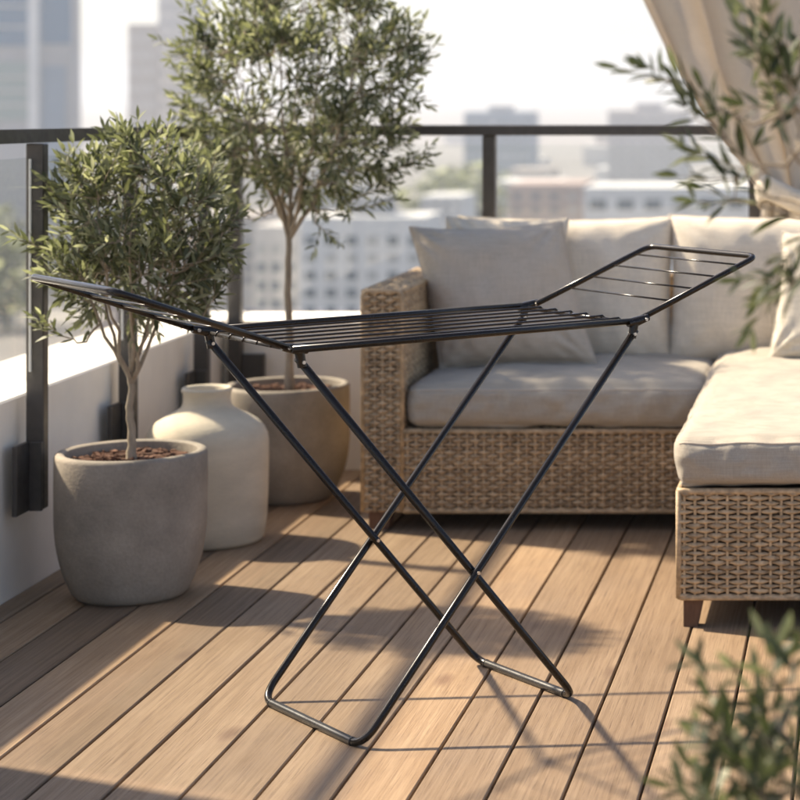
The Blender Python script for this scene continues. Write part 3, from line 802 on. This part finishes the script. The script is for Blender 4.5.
# ------------------------------------------------------------------ curtain gathered at a tie
def curtain():
    CY = 8.46
    root = empty('curtain', (-.2, CY, 1.08))
    tag(root, 'beige linen curtain swept aside and gathered by a tie at upper right', 'curtain')
    mb = MB(); nu, nv = 150, 60
    def left(z):
        pts = [(1.06, -.36), (1.10, -.385), (1.215, -.474), (1.388, -.608), (1.6, -.73), (1.831, -.839), (2.2, -.97), (2.7, -1.08)]
        for i in range(len(pts) - 1):
            if z <= pts[i+1][0]:
                t = (z - pts[i][0]) / (pts[i+1][0] - pts[i][0]); return pts[i][1] + (pts[i+1][1] - pts[i][1]) * t
        return pts[-1][1]
    def right(z): t = min(1, max(0, (z - 1.06) / 1.2)); return -.13 + .60 * t ** .75
    V = []
    for j in range(nv + 1):
        t = j / nv; z = 1.06 + 1.64 * t ** 1.15
        l, r = left(z), right(z); amp = .030 + .045 * min(1, t * 1.4)
        for i in range(nu + 1):
            s = i / nu
            ph = s * 2 * math.pi * 5.5 + .8 * math.sin(s * 9) + .25 * noise.noise(Vector((s * 6, t * 3, 2)))
            y = amp * math.sin(ph) * (.7 + .5 * noise.noise(Vector((s * 5, t * 1.5, 7)))) + .012 * noise.noise(Vector((s * 20, t * 8, 1)))
            x = l + (r - l) * s + .018 * math.cos(ph) * (1 - .4 * t)
            V.append((x + .2, y - .03 * (1 - t), z - 1.08 - .05 * math.sin(math.pi * s) * t))
    mb.add(V, [(j*(nu+1)+i, j*(nu+1)+i+1, (j+1)*(nu+1)+i+1, (j+1)*(nu+1)+i) for j in range(nv) for i in range(nu)])
    o = mb.build('drape', M['curtain'], root, True)
    sm = o.modifiers.new('thickness', 'SOLIDIFY'); sm.thickness = .002
    # tail below the tie
    mb = MB(); V = []; nv = 30
    for j in range(nv + 1):
        t = j / nv; z = 1.07 - .55 * t; l = -.365 - .05 * t ** .5; r = -.12 + .14 * t ** .6
        for i in range(nu + 1):
            s = i / nu; ph = s * 2 * math.pi * 6 + 1.1 * math.sin(s * 7)
            V.append((l + (r - l) * s + .2 + .012 * math.cos(ph), -.035 + (.03 + .02 * t) * math.sin(ph), z - 1.08))
    mb.add(V, [(j*(nu+1)+i, (j+1)*(nu+1)+i, (j+1)*(nu+1)+i+1, j*(nu+1)+i+1) for j in range(nv) for i in range(nu)])
    o = mb.build('tail', M['curtain'], root, True)
    sm = o.modifiers.new('thickness', 'SOLIDIFY'); sm.thickness = .002
    # the wrapped tie, a soft ring with folds
    mb = MB(); V = []; n1, n2 = 64, 18
    for i in range(n1):
        a = 2 * math.pi * i / n1
        for k in range(n2):
            b = 2 * math.pi * k / n2
            rr = 1 + .10 * math.sin(3 * b + 4 * a) + .08 * noise.noise(Vector((math.cos(a) * 3, math.sin(a) * 3, b)))
            c = Vector((.150 * math.cos(a), .085 * math.sin(a), .03 * math.sin(a * 2 + .5)))
            V.append((c.x * (1 + .10 * math.cos(b) * rr) - .03, c.y * (1 + .28 * math.cos(b) * rr) - .045, c.z + .047 * math.sin(b) * rr))
    mb.add(V, [(i*n2+k, ((i+1) % n1)*n2+k, ((i+1) % n1)*n2+(k+1) % n2, i*n2+(k+1) % n2) for i in range(n1) for k in range(n2)])
    mb.build('tie_band', M['linen_pale'], root, True)
curtain()

# ------------------------------------------------------------------ the city beyond
def bmat(name, c, rough=.8): return mottled(name, c, rough, .12, .08, 0, .5)
B = {'white': bmat('white_render', (.72, .71, .69)), 'pale': bmat('pale_render', (.58, .55, .52)), 'beige': bmat('beige_stone', (.45, .40, .36)), 'pink': bmat('pink_brick', (.44, .34, .30)),
     'grey': bmat('grey_concrete', (.36, .36, .37)), 'bluegrey': bmat('blue_grey_panel', (.20, .27, .35))}
Wn = plain('window_glass', (.10, .13, .16), .15, 0, .5); Wl = plain('window_with_blinds', (.38, .38, .37), .5); Wb = plain('blue_curtain_wall', (.03, .12, .23), .2, 0, .5); Wg = plain('teal_curtain_wall', (.20, .27, .27), .2, 0, .5)
def tower(name, label, cat, x0, x1, ytop, Y, dep, mat, win=None, rows=0, cols=0, wy0=None, wy1=None, wf=(.55, .55), roof=False, group=None):
    a, b = X(x0, Y), X(x1, Y); h = Z(ytop, Y) - GZ
    root = empty(name, ((a + b) / 2, Y + dep / 2, GZ)); tag(root, label, cat, group)
    hw_ = (b - a) / 2
    mb = MB(); mb.box(-hw_, hw_, -dep / 2, dep / 2, 0.0, h); mb.build('wall', B[mat], root)
    if win and rows:
        z1 = Z(wy0, Y) - GZ; z0 = Z(wy1, Y) - GZ
        for r_ in range(rows):
            for c_ in range(cols):
                cw = 2 * hw_ / cols; rh = (z1 - z0) / rows
                xc = -hw_ + (c_ + .5) * cw; zc = z0 + (r_ + .5) * rh
                mb = MB(); mb.box(xc - cw * wf[0] / 2, xc + cw * wf[0] / 2, -dep / 2 - .12, -dep / 2 + .1, zc - rh * wf[1] / 2, zc + rh * wf[1] / 2)
                mb.build('window', win if win is not Wn or (r_ * 7 + c_ * 5 + r_ * c_) % 5 else Wl, root)
    if roof:
        mb = MB(); mb.box(-hw_ * .35, hw_ * .3, -dep * .2, dep * .3, h, h + 3.0); mb.build('roof_plant', B['grey'], root)
    return root
# glass tower, upper left
t1 = tower('glass_tower', 'tall bluish glass tower with a pale vertical fin at far upper left', 'tower', -70, 72, -90, 700, 8, 'grey')
def tp(x0, x1, y0, y1, name, mat, fwd):
    Yf = 700.0; mb = MB(); c = t1.location
    mb.box(X(x0, Yf) - c.x, X(x1, Yf) - c.x, -4 - fwd, -4 + .5, Z(y1, Yf) - c.z, Z(y0, Yf) - c.z); mb.build(name, mat, t1)
tp(-69, 29, -88, 46, 'curtain_wall', Wb, .4); tp(41, 71, -88, 44, 'curtain_wall', Wb, .4); tp(30, 40, -89, 200, 'fin', B['white'], 1.6)
tp(-69, 29, 62, 120, 'curtain_wall', Wg, .4); tp(42, 66, 66, 190, 'curtain_wall', B['bluegrey'], .4)
for y in (5, 26, 76, 90, 104): tp(-69, 29, y, y + 2, 'spandrel', B['pale'], .8)
tower('office_tower', 'beige slab tower, the lower one beside the taller grey tower', 'tower', 128, 155, 24, 900, 5, 'beige', B['pale'], 9, 3, 30, 180, (.5, .5))
tower('office_tower', 'taller grey-beige tower rising out of view behind the tall olive', 'tower', 158, 206, -60, 920, 9, 'pale', B['grey'], 14, 5, -50, 180, (.5, .5))
tower('apartment_block', 'white apartment block with rows of small dark windows left of the sofa', 'building', 300, 424, 217, 330, 14, 'white', Wn, 7, 6, 232, 354, (.52, .56), True)
tower('apartment_block', 'white apartment wing half hidden by the tall olive trunk', 'building', 254, 298, 226, 345, 14, 'pale', Wn, 6, 3, 240, 350, (.5, .5))
tower('office_tower', 'blue-grey tower block rising above the handrail left of the railing post', 'tower', 464, 530, 112, 1100, 30, 'bluegrey', Wn, 10, 8, 120, 200, (.6, .45), True)
tower('office_tower', 'pale high-rise seen through the glass at right of the city', 'tower', 608, 686, 110, 950, 30, 'pale', B['grey'], 10, 8, 118, 200, (.4, .5), True)
tower('office_block', 'long low pale building with a row of large windows above the sofa back', 'building', 584, 750, 187, 460, 22, 'white', Wn, 2, 6, 194, 236, (.6, .5))
tower('brick_house', 'pinkish brick house left of the long low building', 'building', 508, 582, 184, 520, 26, 'pink', Wn, 3, 4, 190, 230, (.4, .5))
tower('brick_house', 'low pinkish house behind the front olive crown', 'building', 100, 172, 248, 420, 20, 'pink', Wn, 3, 5, 255, 300, (.4, .5))
tower('apartment_block', 'pale beige block between the front olive and the tall olive trunk', 'building', 176, 256, 216, 480, 22, 'beige', Wn, 6, 5, 222, 300, (.45, .5))
tower('apartment_block', 'grey block standing low at the far left behind the railing', 'building', 44, 112, 205, 560, 22, 'grey', Wn, 5, 4, 212, 280, (.5, .5))
tower('office_block', 'small pale block next to the blue-grey tower', 'building', 420, 462, 196, 600, 22, 'white', Wn, 3, 4, 200, 230, (.5, .5))
rb = random.Random(19)
for i in range(34):
    Y = rb.uniform(560, 1900); x = rb.uniform(-140, 1250); wpx = rb.uniform(22, 70); top = 86 + (rb.uniform(30, 44) * 2200 / Y)
    tower('city_block', 'pale distant low block among the hazy rooftops', 'building', x, x + wpx, max(top, 132), Y, 30, rb.choice(['white', 'pale', 'beige', 'pale', 'pink', 'grey']), group='hazy far-off city blocks')
d = MB(); d.box(-6000, 6000, -1900, 12000, GZ - 1, GZ)
gm = mottled('city_ground', (.23, .215, .20), .95, .3, .01, 0, .05)
tag(d.build('ground', gm), kind='structure')
d = MB(); d.box(X(-160, 560), X(34, 560), 400, 640, GZ - .5, GZ + .05)
tag(d.build('lawn', mottled('park_grass', (.085, .13, .035), .95, .3, .05, 0, .4)), kind='structure')
def woods(label, x0, x1, Y0, Y1, n, seed, hmin, hmax):
    q = random.Random(seed); mb = MB(); mb.tint = []
    for _ in range(n):
        Y = q.uniform(Y0, Y1); x = X(q.uniform(x0, x1), Y); h = q.uniform(hmin, hmax); r = h * .42
        for _ in range(70):
            d_ = Vector((q.gauss(0, 1), q.gauss(0, 1), q.gauss(0, 1))).normalized() * r * q.uniform(.5, 1.05)
            c = Vector((x, Y, GZ + h - r)) + Vector((d_.x, d_.y, d_.z * .95)); s = q.uniform(.9, 2.0)
            m = Matrix.Rotation(q.uniform(0, 6.3), 3, 'Z') @ Matrix.Rotation(q.uniform(-1.2, 1.2), 3, 'X')
            mb.add([c + m @ Vector(v) * s for v in ((-1,-.6,0),(0,-.9,.2),(1,-.5,0),(.9,.6,.1),(0,.95,-.1),(-.9,.5,.15))], [(0,1,2,3,4,5)]); mb.tint += [q.random()] * 6
        mb.box(x - .4, x + .4, Y - .4, Y + .4, GZ, GZ + h - r); mb.tint += [0] * 8
    o = mb.build('far_trees', M['leaf'], None, False)
    tag(o, label, 'trees', kind='stuff')
woods('green park trees low at the far left behind the railing', -150, 30, 430, 650, 60, 3, 9, 16)
woods('hazy tree tops between the city blocks left of the railing post', 425, 492, 640, 760, 26, 5, 16, 26)

# ------------------------------------------------------------------ haze
hm = bpy.data.materials.new('city_haze'); hm.use_nodes = True; t = hm.node_tree; t.nodes.clear()
o_ = t.nodes.new('ShaderNodeOutputMaterial'); pv = t.nodes.new('ShaderNodeVolumePrincipled')
pv.inputs['Color'].default_value = (.90, .94, 1.0, 1); pv.inputs['Density'].default_value = .00032; pv.inputs['Anisotropy'].default_value = 0.1
t.links.new(pv.outputs[0], o_.inputs['Volume'])
d = MB(); d.box(-6100, 6100, -2000, 12100, GZ - 2, 75)
hz = d.build('haze', hm); tag(hz, kind='stuff')
